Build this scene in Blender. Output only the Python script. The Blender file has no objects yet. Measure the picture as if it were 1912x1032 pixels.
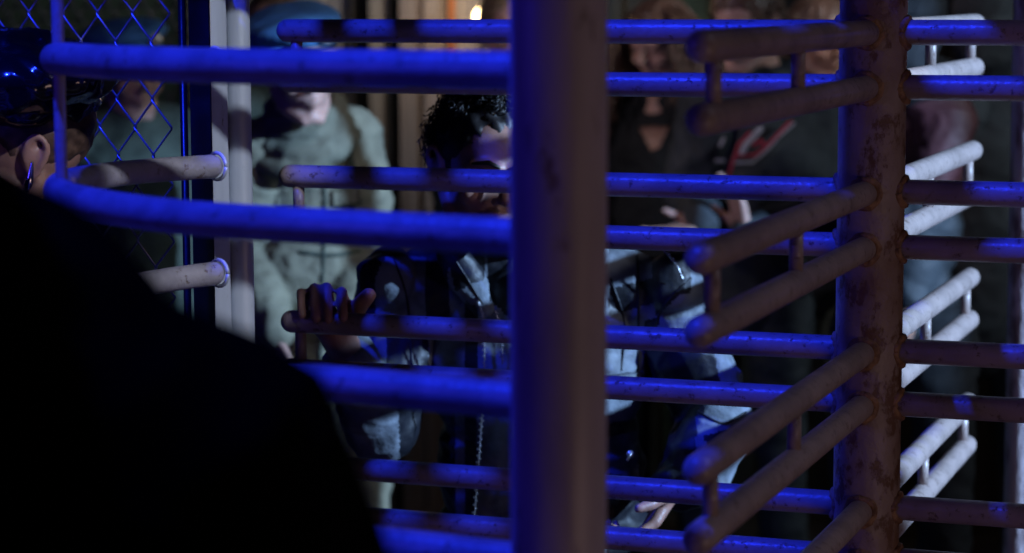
import bpy, bmesh, math, random
import numpy as np
from mathutils import Vector, Matrix, noise
random.seed(7)
R = math.radians
S = bpy.context.scene

# ------------------------------------------------------------------ camera
F_PX, PITCH, ROLL, EYE = 4410.0, R(6.834), R(-0.177), 1.78
cd = bpy.data.cameras.new('camera'); cam = bpy.data.objects.new('camera', cd)
S.collection.objects.link(cam); S.camera = cam
cam.location = (0, 0, EYE)
cam.rotation_euler = (Matrix.Rotation(R(90) - PITCH, 4, 'X') @ Matrix.Rotation(ROLL, 4, 'Z')).to_euler()
cd.sensor_width = 36; cd.lens = 36 * F_PX / 1912
cd.clip_end = 500; cd.clip_start = 0.05
cd.dof.use_dof = True; cd.dof.focus_distance = 3.55; cd.dof.aperture_fstop = 3.2
cd.dof.aperture_blades = 0

# ------------------------------------------------------------------ world: night sky
w = bpy.data.worlds.new('World'); S.world = w; w.use_nodes = True
nt = w.node_tree; bg = nt.nodes['Background']
sky = nt.nodes.new('ShaderNodeTexSky'); sky.sky_type = 'NISHITA'; sky.sun_disc = False
sky.sun_elevation = R(-4); sky.sun_rotation = R(120)
nt.links.new(sky.outputs[0], bg.inputs[0]); bg.inputs[1].default_value = 0.02
S.view_settings.view_transform = 'Standard'; S.view_settings.look = 'None'
S.view_settings.exposure = 0; S.view_settings.gamma = 1

# ------------------------------------------------------------------ lamps of the night set; some added to brighten post, people and wall
def lamp(name, kind, loc, target, energy, color, size=0.05, spot=60, blend=0.3):
    ld = bpy.data.lights.new(name, kind); o = bpy.data.objects.new(name, ld)
    S.collection.objects.link(o); o.location = loc
    o.rotation_euler = (Vector(target) - Vector(loc)).to_track_quat('-Z', 'Y').to_euler()
    ld.energy = energy; ld.color = color
    if kind == 'AREA': ld.size = size
    else: ld.shadow_soft_size = size
    if kind == 'SPOT': ld.spot_size = R(spot); ld.spot_blend = blend
    return o
BLUE = (0.010, 0.030, 1.0)
lamp('blue_key', 'SPOT', (-1.30, 1.95, 4.78), (0.1, 3.2, 1.4), 860, BLUE, 0.045, 75, 0.4)
lamp('white_side', 'SPOT', (5.0, 2.4, 3.1), (0.30, 5.02, 1.22), 3200, (0.37, 0.60, 1.0), 0.05, 25.6, 0.12)
lamp('white_post', 'SPOT', (2.1, 0.7, 3.5), (-0.425, 3.5, 1.54), 420, (0.74, 0.83, 1.0), 0.008, 8.4, 0.35)
lamp('blue_soft', 'AREA', (-2.6, 1.4, 2.3), (0.2, 3.0, 1.5), 11.0, (0.07, 0.04, 1.0), 0.6)
lamp('man_spot', 'SPOT', (1.5, 3.3, 2.33), (0.0, 4.02, 1.38), 18, (0.95, 0.88, 0.92), 0.03, 23, 0.6)
lamp('warm_fill', 'AREA', (2.5, 0.6, 0.15), (0.5, 3.3, 1.5), 11.5, (1.0, 0.66, 0.60), 1.2)
lamp('cool_fill', 'AREA', (2.6, 3.0, 3.9), (0.3, 3.3, 1.5), 16.0, (0.68, 0.68, 1.0), 0.8)
lamp('crowd_front', 'SPOT', (-1.3, 5.7, 2.38), (0.75, 6.9, 1.55), 46, (0.95, 0.78, 0.84), 0.1, 46, 0.6)
lamp('soldier_front', 'SPOT', (0.1, 4.8, 2.3), (-0.72, 5.9, 1.62), 6.5, (0.95, 0.80, 0.88), 0.1, 70, 0.8)
lamp('cool_crowd', 'SPOT', (3.0, 4.9, 2.36), (-0.3, 6.5, 1.25), 85, (0.72, 0.84, 0.95), 0.3, 66, 0.5)
lamp('wall_wash', 'SPOT', (1.9, 6.2, 2.4), (-0.6, 8.0, 1.7), 110, (0.92, 0.90, 0.95), 0.1, 50, 0.8)

# ------------------------------------------------------------------ pixel -> place helpers
def ray(x, y):
    a = (x - 956) / F_PX; b = (516 - y) / F_PX
    c2, s2 = math.cos(ROLL), math.sin(ROLL)
    X = a * c2 - b * s2; u = a * s2 + b * c2
    c, s = math.cos(PITCH), math.sin(PITCH)
    return Vector((X, c + s * u, -s + c * u))
def P(x, y, Y):
    r = ray(x, y); r = r * (Y / r.y); return Vector((r.x, r.y, r.z + EYE))
def PZ(x, y, z):
    r = ray(x, y); r = r * (z / r.z); return Vector((r.x, r.y, r.z + EYE))
def pix(p):
    X, Y, Z = p[0], p[1], p[2] - EYE
    c, s = math.cos(PITCH), math.sin(PITCH)
    d = Y * c - Z * s; u = Y * s + Z * c
    c2, s2 = math.cos(ROLL), math.sin(ROLL)
    return 956 + F_PX * (X * c2 + u * s2) / d, 516 - F_PX * (-X * s2 + u * c2) / d

# ------------------------------------------------------------------ materials
def mat(name, col, rough=0.6, metal=0.0, var=0.15, vscale=8, bump=0.0, bscale=60, col2=None,
        spec=0.5, coat=0.0, emis=None, estr=0, stretch=(1, 1, 1), sss=0.0, thr=(0.4, 0.65)):
    m = bpy.data.materials.new(name); m.use_nodes = True
    n = m.node_tree.nodes; l = m.node_tree.links; b = n['Principled BSDF']
    tc = n.new('ShaderNodeTexCoord'); mp = n.new('ShaderNodeMapping')
    mp.inputs['Scale'].default_value = stretch
    l.new(tc.outputs['Object'], mp.inputs['Vector'])
    nz = n.new('ShaderNodeTexNoise'); nz.inputs['Scale'].default_value = vscale
    nz.inputs['Detail'].default_value = 6
    l.new(mp.outputs[0], nz.inputs['Vector'])
    cr = n.new('ShaderNodeValToRGB')
    c2 = col2 or tuple(c * (1 - var) for c in col)
    c1 = col if col2 else tuple(min(1, c * (1 + var)) for c in col)
    cr.color_ramp.elements[0].color = (*c1, 1); cr.color_ramp.elements[1].color = (*c2, 1)
    cr.color_ramp.elements[0].position = thr[0]; cr.color_ramp.elements[1].position = thr[1]
    l.new(nz.outputs[0], cr.inputs[0]); l.new(cr.outputs[0], b.inputs['Base Color'])
    mr = n.new('ShaderNodeMapRange')
    mr.inputs['To Min'].default_value = max(0.03, rough - 0.1); mr.inputs['To Max'].default_value = min(1, rough + 0.12)
    l.new(nz.outputs[0], mr.inputs['Value']); l.new(mr.outputs[0], b.inputs['Roughness'])
    b.inputs['Metallic'].default_value = metal
    b.inputs['Specular IOR Level'].default_value = spec
    b.inputs['Coat Weight'].default_value = coat
    if sss: b.inputs['Subsurface Weight'].default_value = sss; b.inputs['Subsurface Radius'].default_value = (0.012, 0.004, 0.002); b.inputs['Subsurface Scale'].default_value = 1
    if bump:
        nb = n.new('ShaderNodeTexNoise'); nb.inputs['Scale'].default_value = bscale; nb.inputs['Detail'].default_value = 4
        l.new(mp.outputs[0], nb.inputs['Vector'])
        bp = n.new('ShaderNodeBump'); bp.inputs['Strength'].default_value = bump; bp.inputs['Distance'].default_value = 0.004
        l.new(nb.outputs[0], bp.inputs['Height']); l.new(bp.outputs[0], b.inputs['Normal'])
    if emis: b.inputs['Emission Color'].default_value = (*emis, 1); b.inputs['Emission Strength'].default_value = estr
    return m
M = {}
M['pipe'] = mat('worn_grey_paint', (0.36, 0.275, 0.245), 0.34, var=0.16, vscale=14, bump=0.25, bscale=120)
M['pipe_grey'] = mat('scuffed_grey_paint', (0.30, 0.27, 0.29), 0.34, var=0.2, vscale=18, bump=0.3, bscale=110)
M['pipe_rust'] = mat('rusty_brown_paint', (0.42, 0.31, 0.27), 0.48, col2=(0.25, 0.14, 0.09), vscale=9, bump=0.6, bscale=90, thr=(0.42, 0.72))
M['post_big'] = mat('smooth_grey_paint', (0.45, 0.38, 0.42), 0.42, var=0.22, vscale=7, bump=0.3, bscale=40, stretch=(1, 1, 0.35))
M['weld'] = mat('rusty_weld', (0.45, 0.25, 0.13), 0.6, col2=(0.2, 0.1, 0.06), vscale=60, bump=1.0, bscale=200)
M['galv'] = mat('galvanised_steel', (0.50, 0.53, 0.58), 0.42, var=0.12, vscale=18, metal=0.15, bump=0.2, bscale=90, stretch=(1, 1, 0.15))
M['galv_wire'] = mat('galvanised_wire', (0.55, 0.55, 0.58), 0.3, metal=0.6, var=0.2, vscale=50)
M['chipped'] = mat('chipped_pink_white_paint', (0.62, 0.52, 0.55), 0.5, col2=(0.22, 0.15, 0.15), vscale=40, bump=0.8, bscale=150, stretch=(1, 1, 0.3), thr=(0.5, 0.62))
M['dark_steel'] = mat('dark_steel', (0.06, 0.06, 0.07), 0.5, bump=0.2)
M['dark_blue'] = mat('black_steel_and_shade', (0.010, 0.010, 0.012), 0.3, bump=0.1)  # near black for fence frames; also holds the shade of the post's left face
M['skin_dark'] = mat('brown_skin', (0.34, 0.18, 0.14), 0.42, var=0.12, vscale=25, bump=0.15, bscale=220, sss=0.15)
M['skin_light'] = mat('light_skin', (0.52, 0.31, 0.25), 0.45, var=0.12, vscale=25, bump=0.15, bscale=220, sss=0.15)
M['skin_tan'] = mat('tan_skin', (0.40, 0.22, 0.16), 0.45, var=0.12, vscale=25, bump=0.15, bscale=220, sss=0.15)
M['hair_black'] = mat('black_hair', (0.012, 0.010, 0.010), 0.4, var=0.4, vscale=60)
M['hair_brown'] = mat('brown_hair', (0.09, 0.05, 0.035), 0.42, var=0.4, vscale=60)
M['hair_fair'] = mat('dark_blond_hair', (0.20, 0.13, 0.07), 0.45, var=0.4, vscale=60)
M['leather_grey'] = mat('blue_grey_leather', (0.16, 0.18, 0.21), 0.66, var=0.32, vscale=22, bump=0.4, bscale=120, coat=0.0, spec=0.2)
M['leather_black'] = mat('black_leather', (0.008, 0.009, 0.014), 0.5, var=0.3, vscale=14, bump=0.4, bscale=70)
M['leather_shiny'] = mat('patent_black_leather', (0.006, 0.006, 0.008), 0.16, var=0.3, vscale=10, bump=0.15, bscale=25, coat=0.8)
M['maroon'] = mat('maroon_leather', (0.085, 0.026, 0.030), 0.6, var=0.25, vscale=9, bump=0.4, bscale=40)
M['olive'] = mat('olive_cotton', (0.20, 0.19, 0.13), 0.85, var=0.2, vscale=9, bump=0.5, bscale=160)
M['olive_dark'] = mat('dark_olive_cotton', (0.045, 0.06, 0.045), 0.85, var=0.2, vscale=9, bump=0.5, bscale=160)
M['scarf'] = mat('grey_green_scarf', (0.17, 0.17, 0.12), 0.9, var=0.2, vscale=15, bump=0.5, bscale=160)
M['beret'] = mat('light_blue_felt', (0.06, 0.20, 0.44), 0.9, var=0.15, vscale=12, bump=0.4, bscale=200)
M['black_cloth'] = mat('black_cloth', (0.010, 0.012, 0.015), 0.85, var=0.3, vscale=9, bump=0.5, bscale=140)
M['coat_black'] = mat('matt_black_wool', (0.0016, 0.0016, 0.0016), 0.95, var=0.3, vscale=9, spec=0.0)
M['char_cloth'] = mat('charcoal_cloth', (0.030, 0.038, 0.045), 0.7, var=0.3, vscale=8, bump=0.5, bscale=120)
M['zip'] = mat('bright_zip_metal', (0.75, 0.76, 0.8), 0.22, metal=0.9, var=0.3, vscale=200)
M['silver'] = mat('polished_silver', (0.8, 0.8, 0.84), 0.12, metal=1.0)
M['red'] = mat('red_piping', (0.50, 0.03, 0.07), 0.6)
M['white'] = mat('pale_piping', (0.55, 0.56, 0.62), 0.6)
M['badge'] = mat('pale_badge', (0.5, 0.45, 0.4), 0.35, metal=0.5)
M['asphalt'] = mat('asphalt', (0.045, 0.046, 0.048), 0.85, var=0.35, vscale=5, bump=0.9, bscale=80)
M['panel_grey'] = mat('grey_wall_panel', (0.26, 0.27, 0.27), 0.6, var=0.2, vscale=2, bump=0.3, bscale=20, stretch=(4, 1, 0.4))
M['panel_tan'] = mat('pale_grey_wall_panel', (0.25, 0.245, 0.26), 0.6, var=0.2, vscale=2, bump=0.3, bscale=20, stretch=(4, 1, 0.4))
M['panel_dark'] = mat('dark_wall_panel', (0.035, 0.040, 0.038), 0.7, var=0.3, vscale=2, bump=0.3, bscale=20, stretch=(4, 1, 0.4))
M['panel_green'] = mat('dark_green_panel', (0.035, 0.06, 0.035), 0.7, var=0.4, vscale=3, bump=0.3, bscale=20)
M['panel_rust'] = mat('orange_timber', (0.42, 0.16, 0.06), 0.6, var=0.25, vscale=4, stretch=(4, 1, 0.4))
M['bulb'] = mat('glowing_bulb', (1, 0.9, 0.6), 0.3, emis=(1.0, 0.72, 0.36), estr=14)

def wear(m, chip=(0.2, 0.13, 0.1), amt=0.62, sc=26, st=(1, 1, 1)):
    """chips and rubbed patches of rust over the paint, with their own bump"""
    n = m.node_tree.nodes; l = m.node_tree.links; b = n['Principled BSDF']
    tc = n.new('ShaderNodeTexCoord'); mp = n.new('ShaderNodeMapping'); mp.inputs['Scale'].default_value = st
    l.new(tc.outputs['Object'], mp.inputs[0])
    a = n.new('ShaderNodeTexNoise'); a.inputs['Scale'].default_value = sc; a.inputs['Detail'].default_value = 9; a.inputs['Roughness'].default_value = 0.72
    l.new(mp.outputs[0], a.inputs['Vector'])
    r = n.new('ShaderNodeValToRGB'); r.color_ramp.elements[0].position = amt - .03; r.color_ramp.elements[1].position = amt + .03
    l.new(a.outputs[0], r.inputs[0])
    mx = n.new('ShaderNodeMix'); mx.data_type = 'RGBA'; src = b.inputs['Base Color'].links[0].from_socket
    l.new(r.outputs[0], mx.inputs[0]); l.new(src, mx.inputs[6]); mx.inputs[7].default_value = (*chip, 1); l.new(mx.outputs[2], b.inputs['Base Color'])
    bp = n.new('ShaderNodeBump'); bp.inputs['Strength'].default_value = 0.5; bp.inputs['Distance'].default_value = 0.0015; bp.invert = True
    l.new(r.outputs[0], bp.inputs['Height'])
    if b.inputs['Normal'].links: l.new(b.inputs['Normal'].links[0].from_socket, bp.inputs['Normal'])
    l.new(bp.outputs[0], b.inputs['Normal'])
wear(M['pipe_grey'], (0.18, 0.13, 0.11), 0.61, 60); wear(M['pipe'], (0.20, 0.13, 0.10), 0.60, 70, (1, 1, 1)); wear(M['pipe_rust'], (0.20, 0.10, 0.06), 0.56, 24, (1, 1, .6)); wear(M['post_big'], (0.22, 0.15, 0.13), 0.59, 22, (1, 1, .3)); wear(M['galv'], (0.3, 0.29, 0.28), 0.64, 30, (1, 1, .4))
# ------------------------------------------------------------------ mesh helpers
def link(name, me, m, parent=None, base=None):
    o = bpy.data.objects.new(name, me); S.collection.objects.link(o)
    if m is not None and not me.materials:
        for mm in (m if isinstance(m, (list, tuple)) else [m]): me.materials.append(mm)
    if parent is not None:
        o.parent = parent
        if base is None: base = rootloc(parent)
    if base is not None and parent is not None: me.transform(Matrix.Translation(-base))
    return o
def rootloc(o):
    v = Vector(o.location)
    while o.parent: o = o.parent; v += Vector(o.location)
    return v
def thing(name, label, cat, loc, group=None):
    o = bpy.data.objects.new(name, None); S.collection.objects.link(o)
    o.location = loc; o.empty_display_size = 0.2
    o['label'] = label; o['category'] = cat
    if group: o['group'] = group
    return o
def smooth(me, on=True):
    me.polygons.foreach_set('use_smooth', [on] * len(me.polygons)); me.update()
class MB:
    def __init__(s): s.v = []; s.f = []; s.mi = []
    def add(s, v, f, mi=0):
        k = len(s.v); s.v += [tuple(p) for p in v]; s.f += [tuple(i + k for i in q) for q in f]; s.mi += [mi] * len(f)
    def box(s, c, d, rz=0, mi=0):
        x, y, z = d[0] / 2, d[1] / 2, d[2] / 2; m = Matrix.Rotation(rz, 3, 'Z'); c = Vector(c)
        v = [c + m @ Vector((a * x, b * y, e * z)) for a, b, e in
             [(-1,-1,-1),(1,-1,-1),(1,1,-1),(-1,1,-1),(-1,-1,1),(1,-1,1),(1,1,1),(-1,1,1)]]
        s.add(v, [(0,3,2,1),(4,5,6,7),(0,1,5,4),(1,2,6,5),(2,3,7,6),(3,0,4,7)], mi)
    def tube(s, pts, r, n=16, cap='round', mi=0):
        pts = [Vector(p) for p in pts]; k = len(pts)
        rs = r if isinstance(r, (list, tuple)) else [r] * k
        tan = []
        for i in range(k):
            a = pts[max(0, i - 1)]; b = pts[min(k - 1, i + 1)]; tan.append((b - a).normalized())
        up = Vector((0, 0, 1)) if abs(tan[0].z) < 0.9 else Vector((1, 0, 0))
        u = tan[0].cross(up).normalized(); rings = []
        def ring(c, u, w_, rr): return [c + (u * math.cos(2 * math.pi * j / n) + w_ * math.sin(2 * math.pi * j / n)) * rr for j in range(n)]
        for i in range(k):
            u = (u - tan[i] * u.dot(tan[i])).normalized(); w_ = tan[i].cross(u)
            if i == 0 and cap == 'round':
                for a in (80, 60, 40, 20): rings.append(ring(pts[0] - tan[0] * rs[0] * math.sin(R(a)), u, w_, rs[0] * math.cos(R(a))))
            rings.append(ring(pts[i], u, w_, rs[i]))
            if i == k - 1 and cap == 'round':
                for a in (20, 40, 60, 80): rings.append(ring(pts[i] + tan[i] * rs[i] * math.sin(R(a)), u, w_, rs[i] * math.cos(R(a))))
        v = [p for q in rings for p in q]; f = []
        for i in range(len(rings) - 1):
            for j in range(n):
                a = i * n + j; b = i * n + (j + 1) % n; f.append((a, b, b + n, a + n))
        f.append(tuple(range(n - 1, -1, -1))); f.append(tuple(range(len(v) - n, len(v))))
        s.add(v, f, mi)
    def ball(s, c, rad, rot=None, seg=20, mi=0):
        c = Vector(c); rad = rad if isinstance(rad, (tuple, list)) else (rad,) * 3
        m = rot or Matrix.Identity(3); v = [c + m @ Vector((0, 0, rad[2]))]; f = []; st = seg // 2
        for i in range(1, st):
            t = math.pi * i / st
            for j in range(seg):
                p = 2 * math.pi * j / seg
                v.append(c + m @ Vector((rad[0] * math.sin(t) * math.cos(p), rad[1] * math.sin(t) * math.sin(p), rad[2] * math.cos(t))))
        v.append(c + m @ Vector((0, 0, -rad[2])))
        for j in range(seg): f.append((0, 1 + j, 1 + (j + 1) % seg))
        for i in range(st - 2):
            for j in range(seg):
                a = 1 + i * seg + j; b = 1 + i * seg + (j + 1) % seg; f.append((a, a + seg, b + seg, b))
        k = 1 + (st - 2) * seg
        for j in range(seg): f.append((k + j, len(v) - 1, k + (j + 1) % seg))
        s.add(v, f, mi)
    def mesh(s, name, sm=True):
        me = bpy.data.meshes.new(name); me.from_pydata(s.v, [], s.f); me.update()
        me.polygons.foreach_set('material_index', s.mi)
        if sm:
            smooth(me)
        return me
    def build(s, name, m, parent=None, sm=True, sharp=None):
        me = s.mesh(name, sm); o = link(name, me, m, parent)
        if sharp is not None: me.set_sharp_from_angle(angle=R(sharp))
        return o
def sph(p0, p1, r0, r1, mb, n=16):      # tapered limb
    mb.tube([p0, Vector(p0).lerp(Vector(p1), .5), p1], [r0, (r0 + r1) / 2, r1], n)
def fuse(mb, name, m, parent, voxel=0.006, sm=4, folds=None, post=None, mats=None):
    """weld many overlapping solids into one continuous skin, then press folds into it"""
    me = mb.mesh(name + '_raw'); o = bpy.data.objects.new(name, me); S.collection.objects.link(o)
    md = o.modifiers.new('r', 'REMESH'); md.mode = 'VOXEL'; md.voxel_size = voxel; md.use_smooth_shade = True
    if sm: s2 = o.modifiers.new('s', 'SMOOTH'); s2.factor = 0.5; s2.iterations = sm
    dg = bpy.context.evaluated_depsgraph_get()
    nm = bpy.data.meshes.new_from_object(o.evaluated_get(dg)); nm.name = name
    bpy.data.objects.remove(o); bpy.data.meshes.remove(me)
    if folds:
        nm.update()
        for amp, sc, st, seed in folds:
            nor = [v.normal.copy() for v in nm.vertices]; sv = Vector((seed, seed * 1.7, seed * .3))
            for v, n_ in zip(nm.vertices, nor):
                q = Vector((v.co.x * st[0], v.co.y * st[1], v.co.z * st[2])) * sc + sv
                a = noise.noise(q + noise.noise_vector(q * .6) * .8)
                v.co += n_ * (amp * (1 - 2.2 * abs(a)))
        nm.update()
    if mats: nm.materials.clear(); [nm.materials.append(k) for k in mats]
    elif m: nm.materials.clear(); nm.materials.append(m)
    smooth(nm)
    if post: post(nm)
    return link(name, nm, m, parent)
FOLD = [(0.007, 7, (1, 1, 1.7), 3), (0.0035, 17, (1, 1, 1.4), 9)]
FOLD2 = [(0.010, 6, (1, 1, 1.3), 5), (0.005, 14, (1.3, 1.3, 1), 1)]

# ================================================================== SETTING
g = MB(); g.add([(-60, -20, 0), (60, -20, 0), (60, 120, 0), (-60, 120, 0)], [(0, 1, 2, 3)])
o = g.build('ground', M['asphalt'], sm=False); o['kind'] = 'structure'

# ================================================================== TURNSTILE ROTOR
CX, CY, RR, TH = 0.537, 3.52, 0.975, R(250.05)
ZL = [EYE + 1.1 * z for z in (-.0535, -.127, -.268, -.343, -.4855, -.5585, -.703, -.777)]
rot = thing('turnstile_rotor', 'turnstile rotor, rusty centre column with paired pipe arms on four sides', 'turnstile', (CX, CY, 0))
mb = MB()
mb.tube([(CX, CY, .04), (CX, CY, 1.0), (CX, CY, 1.4), (CX, CY, 1.8), (CX, CY, 2.36)], 0.0500, 48, 'flat')
mb.build('column', M['pipe_rust'], rot, sharp=40)
TR = 0.0187
for k in range(4):
    t = TH + k * math.pi / 2; d = Vector((math.cos(t), math.sin(t), 0))
    for a in range(4):
        z0, z1 = ZL[2 * a], ZL[2 * a + 1]
        m_ = MB()
        for z in (z0, z1):
            c = Vector((CX, CY, z))
            m_.tube([c + d * .047, c + d * .3, c + d * .6, c + d * (RR - TR)], TR, 28)
        ao = m_.build('arm', M['pipe'], rot)
        for fr in (0.93, 0.50) if k != 3 else (0.965, 0.5):
            c = Vector((CX, CY, 0)) + d * RR * fr; st = MB()
            st.tube([c + Vector((0, 0, z0 - TR * .7)), c + Vector((0, 0, z1 + TR * .7))], 0.0095, 16, 'flat')
            st.build('strut', M['pipe'], ao)
        for z in (z0, z1):
            c = Vector((CX, CY, z)) + d * .050; e = d.cross(Vector((0, 0, 1)))
            ring = [c + (e * math.cos(q) + Vector((0, 0, 1)) * math.sin(q)) * (TR + .001) + d * (-.006 * math.cos(q) ** 2 * 1.3) for q in [i * math.pi / 12 for i in range(25)]]
            wd = MB(); wd.tube(ring, [.0054 + .0028 * random.random() for _ in ring], 8, 'flat'); wd.build('weld', M['weld'], ao)

# ================================================================== CAGE (fixed guard)
cage = thing('turnstile_cage', 'guard cage with thick blurred front post and bent pipe hoops lit blue', 'guard cage', (0.04, 2.36, 0))
def bspl(pts, n=12):
    out = []; pts = [Vector(p) for p in pts]; q = [pts[0] * 2 - pts[1]] + pts + [pts[-1] * 2 - pts[-2]]
    for i in range(1, len(q) - 2):
        for j in range(n):
            t = j / n; a, b, c, d = q[i - 1], q[i], q[i + 1], q[i + 2]
            out.append(0.5 * ((2 * b) + (c - a) * t + (2 * a - 5 * b + 4 * c - d) * t * t + (3 * b - a - 3 * c + d) * t ** 3))
    out.append(pts[-1]); return out
m_ = MB(); FPX, FPY = P(1043, 516, 2.36).x, 2.36
m_.tube([(FPX, FPY, .02), (FPX, FPY, 1.3), (FPX, FPY, 2.4)], 0.0490, 64, 'flat'); m_.build('front_post', M['post_big'], cage, sharp=40)
HZ = [EYE - .2484 + .1705 * (1 - i) for i in range(-1, 8)]
plan = [(0.046, 2.392), (-.003, 2.42), (-.145, 2.497), (-.339, 2.615), (-.45, 2.735), (-.542, 2.89), (-.584, 3.04), (-.586, 3.16), (-.555, 3.28), (-.50, 3.365), (-.437, 3.425)]
for i, z in enumerate(HZ):
    m_ = MB(); dz = {2: .0, 1: -.018, 3: .014, 4: .022}.get(i, 0)
    m_.tube(bspl([(x, y, z + dz * max(0, (q - 5) / 5)) for q, (x, y) in enumerate(plan)]), [.0200 if t < 70 else .0200 - .0025 * min(1, (t - 70) / 30) for t in range(121)], 28)
    h = m_.build('hoop', M['pipe_grey'], cage)
    wd = MB(); c = Vector((-.437, 3.425, z + dz)); e = Vector((.75, -.66, 0)).normalized(); dd = Vector((.66, .75, 0)).normalized()
    wd.tube([c + dd * .012 + (e * math.cos(q) + Vector((0, 0, 1)) * math.sin(q)) * .0195 for q in [i2 * math.pi / 10 for i2 in range(21)]], 0.003, 8, 'flat')
    wd.build('weld', M['galv'], h)
vx = P(117, 230, 3.0)
m_ = MB(); m_.tube([(-.566, 2.965, .1), (-.566, 2.965, 1.2), (-.566, 2.965, 2.38)], 0.0078, 16, 'flat'); m_.build('upright_rod', M['pipe'], cage)
# rear corner: angle-set square post and round pipe beside it
q0 = P(398, 300, 3.46)
ca = Vector((q0.x, 3.455, 0)); L_ = P(357, 300, 3.60); R_ = P(426, 300, 3.49)
def prism(mb, pts, z0, z1):
    n = len(pts); v = [(p[0], p[1], z0) for p in pts] + [(p[0], p[1], z1) for p in pts]
    f = [tuple(range(n - 1, -1, -1)), tuple(range(n, 2 * n))] + [(i, (i + 1) % n, n + (i + 1) % n, n + i) for i in range(n)]
    mb.add(v, f)
m_ = MB(); prism(m_, [(ca.x, ca.y), (R_.x, R_.y), (R_.x - .004, R_.y + .05), (ca.x + .004, ca.y + .05)], 0, 1.80)
m_.build('corner_post', M['galv'], cage, sm=False)
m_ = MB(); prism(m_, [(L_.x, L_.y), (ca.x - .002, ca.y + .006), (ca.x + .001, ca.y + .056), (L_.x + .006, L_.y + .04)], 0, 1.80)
o = m_.build('shaded_post_face', M['dark_blue'], cage, sm=False); bv = o.modifiers.new('b', 'BEVEL'); bv.width = .0025; bv.segments = 2  # left face of the square post, shade put into its near-black colour
rp = P(448, 300, 3.53); m_ = MB(); m_.tube([(rp.x, 3.53, 0), (rp.x, 3.53, 1.5), (rp.x, 3.53, 1.81)], 0.0182, 32, 'flat')
m_.build('round_post', M['galv'], cage, sharp=40)
rp = P(1916, 500, 4.75); m_ = MB(); m_.tube([(rp.x + .005, 4.75, 0), (rp.x, 4.75, 1.2), (rp.x - .004, 4.75, 2.4)], 0.036, 40, 'flat')
m_.build('rear_post', M['chipped'], cage, sharp=40)
# rails above the arms; plates and slats added out of view to cut light
def unseen_slab(pts, name='shade_plate', z=2.43, t=.012):
    m_ = MB(); prism(m_, pts, z, z + t); return m_.build(name, M['dark_steel'], cage, sm=False)
unseen_slab([(-.60, 1.7), (.36, 1.7), (.36, 2.418), (-.20, 2.418), (-.20, 2.285), (-.50, 2.198), (-.60, 2.17)])
unseen_slab([(-.33, 2.42), (-.04, 2.42), (-.04, 3.045), (-.173, 2.93), (-.30, 2.82)])
unseen_slab([(-.04, 2.925), (.10, 2.99), (.165, 3.215), (.115, 3.18), (-.04, 3.045)])
unseen_slab([(-.475, 3.405), (-.22, 3.345), (.1, 3.26), (1.7, 3.24), (1.7, 3.838), (-.475, 3.838)])
unseen_slab([(-2.4, 3.84), (2.6, 3.84), (2.6, 6.5), (-2.4, 6.5)])  # added above the crowd to keep the blue light off it
for k in range(11):
    x0 = -.035 + k * .125; yt = 2.92 if k < 2 else 3.235; unseen_slab([(x0, 2.46), (x0 + .085, 2.46), (x0 + .11, yt), (x0 + .025, yt)], 'shade_slat', 2.43 if k else 2.445)
unseen_slab([(-.04, 2.425), (1.4, 2.425), (1.4, 2.458), (-.04, 2.458)], 'unseen_rail')
for xa, xb in ((-.704, -.629), (-.599, -.517), (-.508, -.418)):
    unseen_slab([(xa - .020, 2.98), (xa + .020, 2.98), (xb + .020, 3.395), (xb - .020, 3.395)], 'unseen_rail')
for yy in (2.26, 2.115): unseen_slab([(.37, yy - .017), (1.5, yy - .017), (1.5, yy + .017), (.37, yy + .017)], 'unseen_rail')  # added unseen to throw shadow stripes on the corner post

# ================================================================== CHAIN-LINK FENCES
def chain(name, label, A, B, z0, z1, pw, ph, r, n=6, wm='galv_wire'):
    A = Vector(A); B = Vector(B); L = (B - A).length; d = (B - A) / L; nrm = Vector((-d.y, d.x, 0))
    t = thing(name, label, 'fence', (A + B) / 2)
    m_ = MB(); nw = int(L / (pw / 2))
    rows = int((z1 - z0) / (ph / 2))
    for i in range(nw):
        pts = []
        for j in range(rows + 1):
            s = 1 if (j + i) % 2 else -1
            x = (i + .5) * pw / 2 + s * pw * .25
            c = A + d * x + Vector((0, 0, z0 + j * ph / 2))
            e = Vector((0, 0, ph * .035)); bend = d * (s * .06 * pw)
            pts += [c - e + nrm * r * 1.1 * s, c + bend * .4 , c + e - nrm * r * 1.1 * s]
        m_.tube(pts, r, n, 'flat')
    m_.build('wire_mesh', M[wm], t)
    m_ = MB()
    for c in (A, B): m_.tube([c, c + Vector((0, 0, z1 + .02))], .006, 12, 'flat')
    m_.tube([A + Vector((0, 0, z1)), B + Vector((0, 0, z1))], .018, 12, 'flat')
    m_.build('fence_frame', M['dark_blue'], t)
    return t
fr = P(352, 300, 3.66)
chain('chain_link_fence', 'near chain link fence beside the square post, its wires edged in blue light', (-1.9, 4.35, 0), (fr.x - .003, 3.64, 0), .08, 1.80, .067, .088, .0017)
chain('chain_link_fence', 'blurred far chain link fence in the dark behind the soldier by the near fence', (-2.6, 7.35, 0), (-.92, 7.35, 0), .1, 2.4, .055, .085, .0045, 5, 'dark_steel')

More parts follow.
